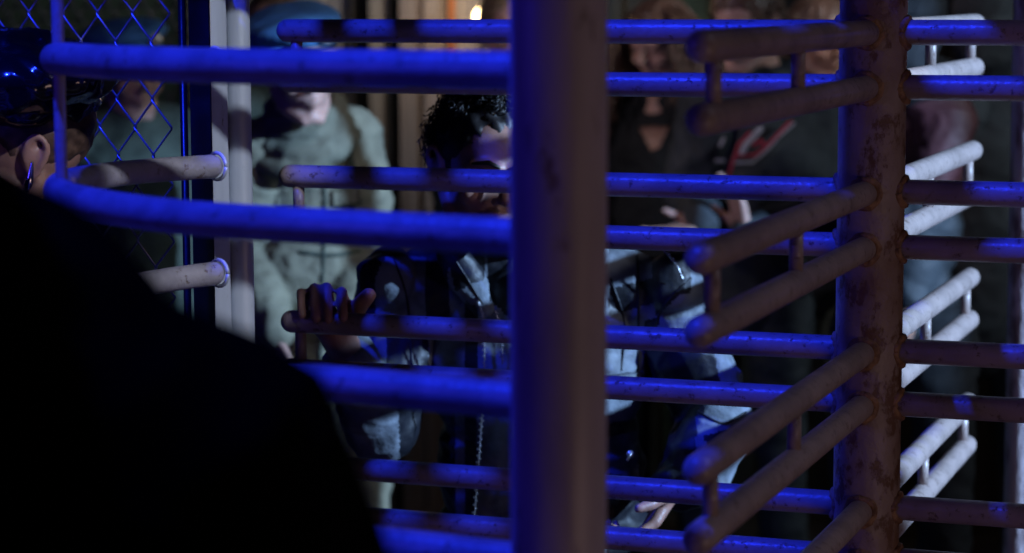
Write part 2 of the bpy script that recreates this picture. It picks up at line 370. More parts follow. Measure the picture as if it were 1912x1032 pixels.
# ================================================================== BACKGROUND BUILDING
bl = thing('building', 'grey building wall of vertical metal panels behind the crowd', 'building', (0, 8.0, 0))
def wall_strip(x0, x1, m, Y=8.0, rib=.05, dep=.02, name='wall_panel'):
    a, b = P(x0, 200, Y).x, P(x1, 200, Y).x; m_ = MB(); n = max(1, round((b - a) / rib / 2)); wd = (b - a) / n
    pts = []
    for i in range(n):
        u = a + i * wd; pts += [(u, Y), (u + wd * .42, Y), (u + wd * .5, Y + dep), (u + wd * .92, Y + dep)]
    pts.append((b, Y)); k = len(pts)
    v = [(p[0], p[1], 0) for p in pts] + [(p[0], p[1], 3.6) for p in pts]
    m_.add(v, [(i, i + 1, k + i + 1, k + i) for i in range(k - 1)])
    # back side, so the wall has thickness
    m_.box(((a + b) / 2, Y + .1, 1.8), (b - a, .1, 3.598))
    return m_.build(name, m, bl, sm=False)
wall_strip(-900, 355, M['panel_green'], 8.02, .6, .01)
wall_strip(356, 660, M['panel_grey'], 8.0, .10, .03)
wall_strip(662, 690, M['panel_dark'], 8.06, .1)
wall_strip(691, 728, M['panel_grey'], 8.0, .05, .02)
wall_strip(729, 746, M['panel_dark'], 8.05, .1)
wall_strip(747, 838, M['panel_tan'], 8.0, .045, .02)
wall_strip(839, 851, M['panel_rust'], 7.99, .1, .004)
wall_strip(852, 960, M['panel_tan'], 8.0, .06, .02)
wall_strip(961, 1240, M['panel_dark'], 8.0, .06, .02)
wall_strip(1241, 1325, M['panel_green'], 8.0, .3, .01)
wall_strip(1326, 2900, M['panel_dark'], 8.0, .09, .02)
# lamp on the wall
lp = P(899, 27, 7.85)
t = thing('wall_lamp', 'small glowing warm bulb on the wall beside the fair haired head', 'lamp', (lp.x, 7.97, lp.z))
m_ = MB(); m_.ball(lp - Vector((0, 0, .006)), (.026, .026, .028)); m_.ball(lp + Vector((0.006, 0, .018)), (.013, .013, .026)); m_.build('bulb', M['bulb'], t)
m_ = MB(); m_.tube([lp + Vector((0, 0, -.03)), lp + Vector((0, .03, -.06)), lp + Vector((0, .2, -.06))], .012, 10); m_.build('bracket', M['dark_steel'], t)
lamp('bulb_light', 'POINT', lp + Vector((-.02, -.16, .03)), lp, 3.0, (1.0, 0.62, 0.32), 0.04)

# ================================================================== PEOPLE
def head_prims(mb, c, Rm, s=1.0, ears=True):
    T = lambda x, y, z: c + Rm @ (Vector((x, y, z)) * s)
    mb.ball(T(0, .016, .030), (.076 * s, .096 * s, .088 * s), Rm, 28)
    mb.ball(T(0, -.030, .030), (.066 * s, .062 * s, .072 * s), Rm, 24)
    mb.ball(T(0, -.028, -.042), (.056 * s, .060 * s, .066 * s), Rm, 24)
    for e in (-1, 1):
        mb.tube([T(.010 * e, -.094, .030), T(.030 * e, -.091, .036), T(.052 * e, -.074, .026)], [.008 * s, .0085 * s, .008 * s], 10)
        mb.ball(T(.032 * e, -.078, .008), .0135 * s, None, 14)
        mb.ball(T(.040 * e, -.064, -.026), (.024 * s, .022 * s, .022 * s), Rm, 14)
        mb.tube([T(.058 * e, .012, -.045), T(.050 * e, -.025, -.080), T(.018 * e, -.078, -.102)], [.016 * s, .016 * s, .016 * s], 12)
        mb.ball(T(.011 * e, -.104, -.026), .0085 * s, None, 12)
        if ears:
            q = [T(.073 * e, -.002, -.022), T(.080 * e, -.004, .008), T(.088 * e, .008, .027), T(.093 * e, .022, .024), T(.092 * e, .027, .004), T(.084 * e, .014, -.022), T(.077 * e, .004, -.034)]
            mb.tube(bspl(q, 4), .0058 * s, 8); mb.ball(T(.078 * e, .010, .002), (.008 * s, .014 * s, .022 * s), Rm, 12)
    mb.tube([T(0, -.088, .026), T(0, -.103, .004), T(0, -.119, -.018)], [.0075 * s, .0085 * s, .0115 * s], 12)
    mb.tube([T(-.022, -.086, -.056), T(0, -.096, -.051), T(.022, -.086, -.056)], [.004 * s, .0075 * s, .004 * s], 10)
    mb.tube([T(-.018, -.086, -.062), T(0, -.095, -.066), T(.018, -.086, -.062)], [.004 * s, .008 * s, .004 * s], 10)
    mb.ball(T(0, -.080, -.096), (.022 * s, .018 * s, .018 * s), Rm, 14)
def rotm(yaw, pitch, roll=0):   # yaw>0 turns the face to image right, pitch>0 looks down
    return (Matrix.Rotation(R(yaw), 3, 'Z') @ Matrix.Rotation(R(pitch), 3, 'X') @ Matrix.Rotation(R(roll), 3, 'Y'))
def hand_prims(mb, wr, d, n, s=1.0, curl=(20, 25, 30, 35), side=1, spread=4, thumb=True):
    """wr wrist, d direction of the fingers, n direction out of the palm"""
    d = Vector(d).normalized(); n = (Vector(n) - d * Vector(n).dot(d)).normalized(); a = d.cross(n) * side
    mb.tube([wr - d * .02, wr + d * .01], [.026 * s, .025 * s], 14)
    for i in range(4):
        off = (i - 1.5) * .019 * s
        mb.tube([wr + a * off * .6 + d * .01, wr + a * off + d * .085 * s], [.015 * s, .0115 * s], 12)
    ln = [(.040, .024, .020), (.045, .028, .022), (.042, .026, .021), (.032, .020, .018)]
    for i in range(4):
        off = (i - 1.5) * .0195 * s; p = wr + a * off + d * .087 * s; ang = 0
        pts = [p]; 
        for k, L in enumerate(ln[i]):
            ang += curl[i] * (0.8 + .3 * k); dd = d * math.cos(R(ang)) + n * math.sin(R(ang)) + a * math.sin(R((i - 1.5) * spread)) * .6
            p = p + dd.normalized() * L * s; pts.append(p)
        mb.tube(pts, [.0095 * s, .0088 * s, .008 * s, .0068 * s], 10)
    if thumb:
        p0 = wr - a * .022 * s + d * .022 * s; dd = (d * .65 - a * .75 + n * .35).normalized()
        p1 = p0 + dd * .04 * s; dd2 = (d * .9 - a * .3 + n * .4).normalized(); p2 = p1 + dd2 * .03 * s; p3 = p2 + (dd2 + n * .3).normalized() * .024 * s
        mb.tube([p0, p1, p2, p3], [.0155 * s, .0125 * s, .0105 * s, .0085 * s], 12)

def joints(x, ytop, Y, yaw=0, lean=(0, 0), sh=.19, bend=0):
    top = P(x, ytop, Y); h = top.z; m = Matrix.Rotation(R(yaw), 3, 'Z'); b = Vector((top.x - lean[0], top.y - lean[1], 0))
    def J(a, c, z, f=1):   # a across, c forward, z up
        return b + m @ Vector((a, -c, 0)) + Vector((lean[0] * (z / h), lean[1] * (z / h), z))
    k = h / 1.75
    d = dict(base=b, h=h, k=k, m=m, head=J(0, .01, h - .118 * k), neck=J(0, -.015, h - .27 * k), chest=J(0, -.01, h - .46 * k),
             belly=J(0, 0, h - .64 * k), pelvis=J(0, -.01, h * .525))
    for s, e in (('l', -1), ('r', 1)):
        d['sh' + s] = J(sh * e, -.015, h - .335 * k); d['el' + s] = J((sh + .055) * e, -.03, h - .62 * k)
        d['wr' + s] = J((sh + .05) * e, .06, h - .86 * k); d['hip' + s] = J(.095 * e, 0, h * .50)
        d['kn' + s] = J(.11 * e, .02, h * .28); d['an' + s] = J(.12 * e, -.02, .08); d['toe' + s] = J(.15 * e, .14, .03)
        d['hd' + s] = Vector((0, 0, -1)); d['hn' + s] = m @ Vector((-e, 0, 0))
    return d
def body(par, j, skin, hrot, voxel=.006, hs=1.0, hands=True, curl=(20, 25, 30, 35), extra=None):
    mb = MB(); k = j['k']
    head_prims(mb, j['head'], hrot, hs)
    nk = j['head'] + hrot @ Vector((0, .03, -.06))
    mb.tube([nk, j['neck'], j['neck'].lerp(j['chest'], .3)], [.050, .056, .07], 18)
    mb.ball(j['chest'], (.150 * k, .098 * k, .17 * k), j['m'], 24); mb.ball(j['belly'], (.130 * k, .09 * k, .14 * k), j['m'], 20)
    mb.ball(j['pelvis'], (.155 * k, .10 * k, .11 * k), j['m'], 20); mb.tube([j['chest'], j['belly'], j['pelvis']], .09, 16)
    for s in 'lr':
        mb.tube([j['neck'].lerp(j['sh' + s], .2), j['sh' + s]], [.045, .05], 14)
        sph(j['sh' + s], j['el' + s], .050, .038, mb); sph(j['el' + s], j['wr' + s], .040, .026, mb)
        sph(j['hip' + s], j['kn' + s], .080, .052, mb); sph(j['kn' + s], j['an' + s], .052, .036, mb)
        mb.tube([j['an' + s], j['toe' + s]], [.035, .03], 12)
        if hands is True or (isinstance(hands, str) and s in hands): hand_prims(mb, j['wr' + s], j['hd' + s], j['hn' + s], 1.0, curl, 1 if s == 'r' else -1)
    if extra: extra(mb)
    return fuse(mb, 'body', skin, par, voxel, 3)
def jacket(par, j, m, grow=0.0, voxel=.008, name='jacket', folds=FOLD, hem=.0, collar=True, mats=None, post=None, extra=None, sleeve=1.0):
    mb = MB(); k = j['k']; g_ = grow
    mb.ball(j['chest'], (.178 * k + g_, .122 * k + g_, .19 * k + g_), j['m'], 28); mb.ball(j['belly'], (.160 * k + g_, .115 * k + g_, .17 * k), j['m'], 24)
    mb.tube([j['neck'].lerp(j['chest'], .62), j['chest'], j['belly'], j['pelvis']], [.105 * k + g_, .128 * k + g_, .126 * k + g_, .125 * k + g_], 24)
    mb.ball(j['pelvis'] + Vector((0, 0, .04 - hem)), (.172 * k + g_, .118 * k + g_, .10 * k + hem), j['m'], 24)
    for s in 'lr':
        mb.tube([j['neck'].lerp(j['sh' + s], .12) + Vector((0, 0, -.01)), j['neck'].lerp(j['sh' + s], .6) + Vector((0, 0, -.008)), j['sh' + s] + Vector((0, 0, -.005))], [.055 + g_, .062 + g_, .068 + g_], 18)
        mb.ball(j['sh' + s], .072 + g_, None, 16)
        if sleeve > 0:
            sph(j['sh' + s], j['el' + s], .070 + g_, .058 + g_, mb); sph(j['el' + s], j['el' + s].lerp(j['wr' + s], .96 * sleeve), .058 + g_, .042 + g_ * .5, mb)
    if collar:
        c = j['neck'] + Vector((0, 0, .012)); q = [c + j['m'] @ Vector((.070 * math.cos(t), .066 * math.sin(t), .012 * math.sin(t))) for t in [i * math.pi / 9 for i in range(19)]]
        mb.tube(q, .020 + g_ * .3, 12)
    if extra: extra(mb)
    return fuse(mb, name, m, par, voxel, 3, folds, post, mats)
def trousers(par, j, m, grow=.0):
    mb = MB(); mb.ball(j['pelvis'], (.165 * j['k'], .112 * j['k'], .12 * j['k']), j['m'], 20)
    for s in 'lr': sph(j['hip' + s], j['kn' + s], .092 + grow, .068 + grow, mb); sph(j['kn' + s], j['an' + s] + Vector((0, 0, .02)), .066 + grow, .058 + grow, mb)
    fuse(mb, 'trousers', m, par, .010, 3, FOLD)
    for s in 'lr':
        mb = MB(); mb.tube([j['an' + s] + Vector((0, 0, .03)), j['an' + s]], [.05, .052], 14)
        mb.tube([j['an' + s] + Vector((0, 0, -.03)), j['toe' + s] + Vector((0, 0, .015))], [.048, .044], 14)
        fuse(mb, 'boot', M['leather_black'], par, .010, 2)
def skull_pt(j, hrot, u, v, r=1.0):   # u azimuth from face (deg, +right), v elevation
    d = Vector((math.sin(R(u)) * math.cos(R(v)), -math.cos(R(u)) * math.cos(R(v)), math.sin(R(v))))
    p = Vector((d.x * .080, d.y * .103, d.z * .094)) * r + Vector((0, .008, .030)); return j['head'] + hrot @ p
def hair_cap(par, j, hrot, m, thick=.012, curl=.006, back=-25, name='hair', n=0, rad=.0022, long=0, seed=1, fore=38, wave=.012, tight=False):
    rnd = random.Random(seed); mb = MB()
    H = j['head']; T = lambda x, y, z: H + hrot @ Vector((x, y, z))
    mb.ball(T(0, .024, .044), (.080 + thick * .5, .094 + thick * .5, .086 + thick * .5), hrot, 32)
    o = fuse(mb, name, m, par, .006, 1, [(curl, 26, (1, 1, 1), seed), (curl * .6, 60, (1, 1, 1), seed + 3)])
    # locks
    mb = MB()
    for i in range(n):
        u = rnd.uniform(-180, 180); v = rnd.uniform(back, 88); au = abs(u)
        if au < 70 and v < fore: continue
        if long and (au < 88 or v > 70): continue
        if au < 100 and v < fore - 25: continue
        p = skull_pt(j, hrot, u, v, (1.0 + rnd.random() ** 2 * .17 + (.10 if au > 75 and rnd.random() < .3 else 0)) if tight else 1.0 + thick * 4); out = (p - T(0, .01, .03)).normalized()
        if tight:
            a = out.orthogonal().normalized(); b = out.cross(a); ph = rnd.uniform(0, 6.28); rr = rnd.uniform(.004, .010); pts = []
            for q in range(12):
                t = ph + q * .75; pts.append(p + (a * math.cos(t) + b * math.sin(t)) * rr + out * (q * .0016 - .004))
            mb.tube(pts, rad, 5, 'flat')
        else:
            L = long * rnd.uniform(.75, 1.1) if long else .03; pts = [p]; ph = rnd.uniform(0, 6.28); q = p.copy(); side = Vector((out.x, out.y, 0)).normalized() if abs(out.z) < .99 else Vector((1, 0, 0))
            st = 14 if long else 5; w1 = rnd.uniform(.6, 1.3)
            for s in range(1, st + 1):
                t = s / st; dirv = (side * (1 - t) * .9 * (1 if s < 5 else .15) + Vector((0, 0, -1)) * (0.35 + t * 1.2)).normalized()
                q = q + dirv * (L / st)
                # keep outside the head
                loc = hrot.transposed() @ (q - H); e = (loc.x / .086) ** 2 + ((loc.y - .012) / .106) ** 2 + ((loc.z - .02) / .118) ** 2
                if e < 1.05: q = H + hrot @ (loc * (1.05 / e) ** .5)
                wv = side.cross(Vector((0, 0, 1))) * math.sin(ph + s * w1) * wave * t
                pts.append(q + wv)
            mb.tube(pts, [rad] * (len(pts) - 2) + [rad * .7, rad * .3], 5, 'flat')
    if n: mb.build('lock', m, o)
    return o

from mathutils.bvhtree import BVHTree
class Surf:      # finds the surface of a garment so that seams, pockets and piping lie on it
    def __init__(s, o):
        base = rootloc(o); s.b = BVHTree.FromPolygons([v.co + base for v in o.data.vertices], [tuple(p.vertices) for p in o.data.polygons])
        s.eye = Vector((0, 0, EYE))
    def at(s, x, y, lift=0.0):
        h = s.b.ray_cast(s.eye, ray(x, y).normalized()); 
        return (h[0] + h[1] * lift, h[1]) if h[0] is not None else (None, None)
    def line(s, name, pts, r, m, par, lift=0.0, n=10):
        q = bspl([(x, y, 0) for x, y in pts], n); out = []
        for p in q:
            c, _ = s.at(p.x, p.y, lift)
            if c is not None and (not out or abs(c.y - out[-1].y) < .06): out.append(c)
        if len(out) > 2:
            mb = MB(); mb.tube(out, r, 6); return mb.build(name, m, par)
    def flap(s, name, quad, m, par, lift=0.004, n=6):
        a, b, c, d = [Vector((x, y, 0)) for x, y in quad]; v = []; 
        for i in range(n + 1):
            for k in range(n + 1):
                p = a.lerp(b, i / n).lerp(d.lerp(c, i / n), k / n); h, nn = s.at(p.x, p.y, lift)
                if h is None: return
                v.append(h)
        nb = len(v); v2 = v + [p + Vector((0, .012, 0)) for p in v]; f = []
        for i in range(n):
            for k in range(n):
                q = (i * (n + 1) + k, (i + 1) * (n + 1) + k, (i + 1) * (n + 1) + k + 1, i * (n + 1) + k + 1); f.append(q); f.append(tuple(nb + t for t in q[::-1]))
        edge = [k for k in range(n + 1)] + [(i + 1) * (n + 1) + n for i in range(n)] + [n * (n + 1) + n - 1 - k for k in range(n)] + [(n - 1 - i) * (n + 1) for i in range(n - 1)]
        for i in range(len(edge)):
            e, g_ = edge[i], edge[(i + 1) % len(edge)]; f.append((e, nb + e, nb + g_, g_))
        mb = MB(); mb.add(v2, f); return mb.build(name, m, par)
# ---------------------------------------------------------------- 1. the man behind the arms
j = joints(930, 178, 4.07, 0, (-.02, -.05), .20)
j['head'] = P(903, 312, 4.02); hr = rotm(20, 15, 4); j['neck'] = P(940, 446, 4.12); j['chest'] = P(1000, 660, 4.17); j['belly'] = P(1010, 860, 4.2); j['pelvis'] = P(1015, 1040, 4.22)
j['shl'] = P(745, 560, 4.14); j['shr'] = P(1245, 568, 4.16); j['ell'] = P(712, 790, 4.08); j['elr'] = P(1342, 792, 4.10)
j['wrl'] = P(655, 668, 3.93); j['wrr'] = P(1262, 905, 3.98); j['k'] = 1.12
for s, e in (('l', -1), ('r', 1)):
    j['hip' + s] = j['pelvis'] + Vector((.1 * e, 0, -.03)); j['kn' + s] = Vector((j['pelvis'].x + .12 * e, 4.25, .5)); j['an' + s] = Vector((j['pelvis'].x + .13 * e, 4.35, .09)); j['toe' + s] = Vector((j['pelvis'].x + .15 * e, 4.2, .035))
man = thing('person', 'curly black haired person in grey and black leather jacket, hand gripping a turnstile arm', 'person', (j['pelvis'].x, 4.25, 0))
ZB = ZL[4]
def barpt(x):  # centre of the left-pointing fifth arm under pixel column x
    d = Vector((math.cos(TH + 1.5 * math.pi), math.sin(TH + 1.5 * math.pi), 0)); best = None
    for i in range(400):
        c = Vector((CX, CY, ZB)) + d * (i / 400 * RR)
        if best is None or abs(pix(c)[0] - x) < abs(pix(best)[0] - x): best = c
    return best
def grip(mb):
    wr = j['wrl']; tip = {}
    back = Vector((0, 1, 0))
    pc = barpt(618) + Vector((0, .046, -.012))          # palm behind the arm
    mb.tube([wr, wr.lerp(pc, .5) + Vector((0, .004, -.004)), pc], [.027, .030, .030], 16)
    for i, x in enumerate((564, 588, 612, 640)):
        c = barpt(x); kn = c + Vector((.002 * i, .040, .004)); 
        mb.tube([pc + Vector(((i - 1.5) * .010, 0, -.005)), kn], [.016, .0115], 12)
        hgt = (.046, .054, .056, .050)[i]
        pts = [kn, c + Vector((-.002, .026, hgt * .86)), c + Vector((-.001, .004, hgt)), c + Vector((.001, -.016, hgt * .62)), c + Vector((.003, -.026, .014 - (.004 if i in (1, 2) else 0)))]
        r_ = .0094 if i else .0082
        mb.tube(bspl(pts, 4), [r_ * 1.05] * 8 + [r_ * .95] * 9, 12)
    b = barpt(664); 
    mb.tube([pc + Vector((.012, -.002, .0)), b + Vector((-.004, .034, .012)), b + Vector((.008, .026, .030)), b + Vector((.022, .016, .046))], [.020, .017, .0145, .0125], 14)
j['hdr'] = Vector((-.5, -.4, -.7)); j['hnr'] = Vector((-.3, .2, .6))
body(man, j, M['skin_dark'], hr, .0042, 1.0, 'r', (30, 35, 38, 40), grip)
hair_cap(man, j, hr, M['hair_black'], .006, .005, -32, n=2200, rad=.0010, seed=4, fore=60, tight=True)
# eyebrows
mb = MB()
for e in (-1, 1): mb.tube([j['head'] + hr @ Vector(q) for q in ((.014 * e, -.103, .034), (.032 * e, -.100, .041), (.053 * e, -.083, .033))], [.0035, .0045, .0025], 8)
mb.build('eyebrow', M['hair_black'], man)
# jacket: grey leather with black panels; arm shadow bands are painted black too
BLK = [[(640, 440), (905, 440), (905, 520), (850, 545), (835, 480), (720, 478), (700, 520), (702, 600), (640, 620)],
       [(722, 620), (800, 600), (800, 700), (722, 700)], [(795, 470), (835, 470), (840, 600), (795, 610)],
       [(740, 700), (850, 700), (850, 1100), (690, 1100), (750, 900)],
       [(868, 560), (893, 575), (885, 1100), (868, 1100)], [(905, 440), (958, 440), (958, 600), (915, 560)],
       [(1215, 470), (1290, 470), (1282, 540), (1225, 590)], [(1135, 540), (1290, 500), (1290, 545), (1135, 590)],
       [(1203, 600), (1232, 590), (1215, 690), (1203, 690)],
       [(1205, 650), (1335, 660), (1345, 715), (1300, 770), (1300, 850), (1200, 1100), (1190, 800), (1205, 750)],
       [(1135, 700), (1330, 700), (1330, 745), (1135, 745)], [(1130, 885), (1330, 900), (1330, 1100), (1130, 1100)],
       [(1310, 815), (1395, 790), (1400, 842), (1340, 850)], [(1135, 790), (1205, 780), (1205, 800), (1135, 815)]]
def inside(x, y, poly):
    c = False; n = len(poly)
    for i in range(n):
        x1, y1 = poly[i]; x2, y2 = poly[(i + 1) % n]
        if (y1 > y) != (y2 > y) and x < (x2 - x1) * (y - y1) / (y2 - y1) + x1: c = not c
    return c
def panels(me):
    ce = [p.center.copy() for p in me.polygons]; idx = []
    for p, c in zip(me.polygons, ce):
        x, y = pix(c)
        blk = p.normal.y > .35 or any(inside(x, y, q) for q in BLK) or x > 1405
        idx.append(1 if blk else 0)
    me.polygons.foreach_set('material_index', idx)
def lap(mb):
    for a in ([(845, 470), (872, 520), (902, 572)], [(1105, 470), (1030, 520), (960, 590)]):
        mb.tube([P(x, y, 4.035 + .00 * i) for i, (x, y) in enumerate(a)], [.020, .026, .012], 12)
    mb.tube([P(1340, 800, 4.04), P(1300, 880, 3.99)], [.062, .055], 18)
    mb.ball(P(725, 520, 4.10), (.05, .06, .055)); mb.ball(P(1255, 530, 4.12), (.055, .06, .055))
j['wrl_'] = j['wrl'].copy()
jk = jacket(man, j, M['leather_grey'], .004, .0045, folds=[(.008, 8, (1, 1, 1.7), 4), (.003, 19, (1, 1, 1.5), 8)], mats=[M['leather_grey'], M['leather_black']], post=panels, extra=lap)
sf = Surf(jk)
for pts in ([(845, 478), (872, 520), (900, 566)], [(1190, 478), (1192, 560), (1190, 690)], [(1140, 520), (1165, 600), (1160, 690)], [(735, 480), (760, 560), (770, 680)], [(1290, 520), (1240, 570), (1212, 640)], [(1305, 770), (1350, 790), (1392, 770)]):
    sf.line('seam', pts, .0022, M['leather_black'], man, .0005)
sf.flap('pocket_flap', [(1142, 700), (1200, 692), (1202, 735), (1146, 742)], M['leather_grey'], man, .003)
def zipper(pts, off=.0, n=60):
    mb = MB(); q = bspl(pts, 10)
    L = [q[0]]; acc = 0
    for a, b in zip(q, q[1:]):
        acc += (b - a).length
        if acc > .0045: L.append(b); acc = 0
    for a, b in zip(q, q[1:]): 
        d = (b - a).normalized(); mb.tube([a, b], .0016, 6, 'flat')
    k = 0
    tot = sum((b - a).length for a, b in zip(q, q[1:])); m_n = int(tot / .005)
    for i in range(m_n):
        t = i / m_n * (len(q) - 1); a = q[int(t)].lerp(q[min(int(t) + 1, len(q) - 1)], t % 1)
        mb.box(a + Vector((.0022 * (1 if i % 2 else -1), 0, 0)), (.004, .003, .0022))
    return mb
zy = 4.012
zipper([P(893, 560, zy), P(903, 600, zy - .003), P(904, 700, zy), P(898, 800, zy + .01), P(889, 920, zy + .02), P(878, 1060, zy + .03)]).build('zipper', M['zip'], man, sm=False)
zipper([P(925, 580, zy), P(936, 620, zy - .003), P(938, 680, zy)]).build('zipper', M['zip'], man, sm=False)
zipper([P(1243, 470, 4.06), P(1262, 492, 4.05), P(1275, 520, 4.05)]).build('zipper', M['zip'], man, sm=False)
mb = MB(); mb.ball(P(1177, 848, 4.01), (.007, .004, .007)); mb.tube([P(1177, 848, 4.005), P(1172, 858, 4.002)], .003, 8); mb.build('snap_button', M['zip'], man)
trousers(man, j, M['black_cloth'])

# ---------------------------------------------------------------- 2. soldier with beret, centre left
j = joints(565, 30, 5.6, 8, (.0, -.10), .20)
j['shl'] = P(478, 285, 5.6); j['shr'] = P(650, 262, 5.72); j['chest'] = P(590, 370, 5.68); j['neck'] = P(560, 232, 5.62); j['head'] = P(560, 128, 5.5)
j['elr'] = P(685, 470, 5.7); j['wrr'] = P(640, 600, 5.45); j['ell'] = P(455, 480, 5.6); j['wrl'] = P(520, 620, 5.45)
hr2 = rotm(25, 12, -4)
sol = thing('person', 'soldier in light blue beret, pale olive jacket and scarf, behind the turnstile arms', 'person', j['base'])
body(sol, j, M['skin_light'], hr2, .007); jk = jacket(sol, j, M['olive'], .006, .007, folds=[(.006, 6, (1, 1, .7), 5), (.006, 13, (.7, 1, 1.5), 1), (.0035, 30, (1, 1, 1.6), 2)])
trousers(sol, j, M['olive'], .01)
sf = Surf(jk)
for pts in ([(604, 300), (606, 420), (600, 560), (596, 760)], [(625, 215), (655, 260), (648, 330)], [(648, 262), (662, 330), (655, 420)], [(560, 470), (620, 476), (670, 468)]):
    sf.line('seam', pts, .0050, M['olive_dark'], sol, .001)
sf.flap('pocket_flap', [(620, 352), (668, 346), (670, 372), (622, 382)], M['olive'], sol, .010); sf.line('seam', [(620, 386), (645, 384), (672, 376)], .006, M['olive_dark'], sol)
sf.line('seam', [(628, 208), (640, 236), (646, 262)], .008, M['olive_dark'], sol)
sf.flap('pocket_flap', [(518, 360), (570, 362), (570, 388), (520, 386)], M['olive'], sol, .007)
sf.flap('collar', [(596, 208), (640, 232), (628, 300), (600, 262)], M['olive'], sol, .010)
mb = MB()
for i in range(4):
    c = j['neck'] + Vector((.01, -.02, .035 - i * .028)); rr = .075 + i * .012
    mb.tube([c + Vector((rr * math.cos(t), rr * .9 * math.sin(t), -.02 * math.sin(t * 1.0 + 3.6) * (1 + i * .5) + .008 * math.sin(3 * t + i))) for t in [k * math.pi / 14 for k in range(29)]], .023, 12)
fuse(mb, 'scarf', M['scarf'], sol, .007, 2, [(.006, 14, (1, 1, 2), 3)])
def beret(par, j, hrot, side=1, badge=True):
    H = j['head']; T = lambda x, y, z: H + hrot @ Vector((x, y, z)); mb = MB()
    mb.ball(T(-.018 * side, .010, .108), (.115, .122, .034), hrot @ Matrix.Rotation(R(-10 * side), 3, 'Y'), 28)
    mb.ball(T(-.06 * side, .02, .085), (.07, .09, .035), hrot @ Matrix.Rotation(R(-30 * side), 3, 'Y'), 24)
    mb.ball(T(0, .008, .085), (.086, .106, .030), hrot, 24)
    b_ = fuse(mb, 'beret', M['beret'], par, .006, 3, [(.004, 12, (1, 1, 1), 5)])
    mb = MB(); mb.tube([T(.084 * math.cos(t), .008 + .106 * math.sin(t), .070 + .006 * math.sin(t)) for t in [k * math.pi / 16 for k in range(33)]], .0065, 8); mb.build('band', M['leather_black'], b_)
    if badge:
        mb = MB(); mb.ball(T(.03, -.104, .100), (.017, .006, .020), hrot); mb.tube([T(.013, -.106, .092), T(.047, -.100, .096)], .004, 8); mb.build('badge', M['badge'], b_)
beret(sol, j, hr2)
hair_cap(sol, j, hr2, M['hair_brown'], .002, .002, seed=2)
mb = MB(); mb.ball(P(648, 238, 5.60), (.008, .006, .008)); mb.ball(P(602, 430, 5.53), (.007, .006, .007)); mb.build('button', M['dark_steel'], sol)

# ---------------------------------------------------------------- 3. soldier behind the fence
j = joints(240, 40, 6.2, 18, (0, 0), .19); j['head'] = P(243, 140, 6.2); hr3 = rotm(30, 4, 0)
so2 = thing('person', 'soldier in a blue beret with a badge, standing behind the near chain link fence', 'person', j['base'])
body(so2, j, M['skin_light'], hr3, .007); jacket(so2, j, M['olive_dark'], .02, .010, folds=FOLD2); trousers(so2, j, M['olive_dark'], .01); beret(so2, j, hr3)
hair_cap(so2, j, hr3, M['hair_brown'], .002, .002, seed=2)

# ---------------------------------------------------------------- 4. x
j = joints(20, 95, 3.52, -60, (0, 0), .17); j['head'] = P(34, 285, 3.50); hr4 = rotm(-68, 6, 0)
cp = thing('person', 'person in shiny black peaked cap with silver earring, at the left edge', 'person', j['base'])
j['neck'] = P(25, 395, 3.55); j['chest'] = P(-30, 620, 3.55); j['shl'] = P(-170, 470, 3.55); j['shr'] = P(100, 520, 3.62); j['elr'] = P(120, 760, 3.7); j['ell'] = P(-200, 760, 3.6)
body(cp, j, M['skin_dark'], hr4, .005, .98)
jacket(cp, j, M['leather_black'], .0, .010); trousers(cp, j, M['black_cloth'])
hair_cap(cp, j, hr4, M['hair_brown'], .004, .003, seed=5)
H = j['head']; T = lambda x, y, z: H + hr4 @ Vector((x, y, z)); mb = MB()
mb.ball(T(0, .012, .105), (.128, .140, .048), hr4, 36); mb.ball(T(0, -.01, .135), (.085, .095, .042), hr4, 30)
mb.ball(T(0, .012, .068), (.090, .108, .036), hr4, 28)
cpo = fuse(mb, 'cap', M['leather_shiny'], cp, .005, 2, [(.013, 9, (1, 1, 1.1), 6), (.004, 24, (1, 1, 1), 2)])
mb = MB(); mb.tube([T(.087 * math.cos(t), .012 + .106 * math.sin(t), .058) for t in [k * math.pi / 16 for k in range(33)]], .0042, 8); mb.build('cap_cord', M['zip'], cpo)
mb = MB(); pv = []
for rr, zz in ((.09, .052), (.125, .046), (.15, .034)):
    pv += [T(rr * .95 * math.sin(R(a)), .0 - rr * 1.18 * math.cos(R(a)), zz - .012 * (abs(a) / 60) ** 2) for a in range(-62, 63, 4)]
n_ = 32; tv = pv + [p + hr4 @ Vector((0, 0, -.004)) for p in pv]; f_ = []
for i in range(2):
    for k in range(n_ - 1):
        a = i * n_ + k; f_.append((a, a + 1, a + n_ + 1, a + n_)); b = a + 3 * n_; f_.append((b, b + n_, b + n_ + 1, b + 1))
for k in range(n_ - 1): f_.append((2 * n_ + k, 2 * n_ + k + 1, 5 * n_ + k + 1, 5 * n_ + k))
mb.add(tv, f_); mb.build('peak', M['leather_shiny'], cpo)
e0 = j['head'] + hr4 @ Vector((.078, .006, -.036))
ex = P(60, 312, 3.38)
mb = MB(); mb.tube([ex + Vector((0, 0, .006)), ex + Vector((-.003, 0, -.012)), ex + Vector((-.006, 0, -.024)), ex + Vector((-.009, 0, -.036))], [.002, .005, .0065, .002], 12); mb.build('earring', M['silver'], cp)

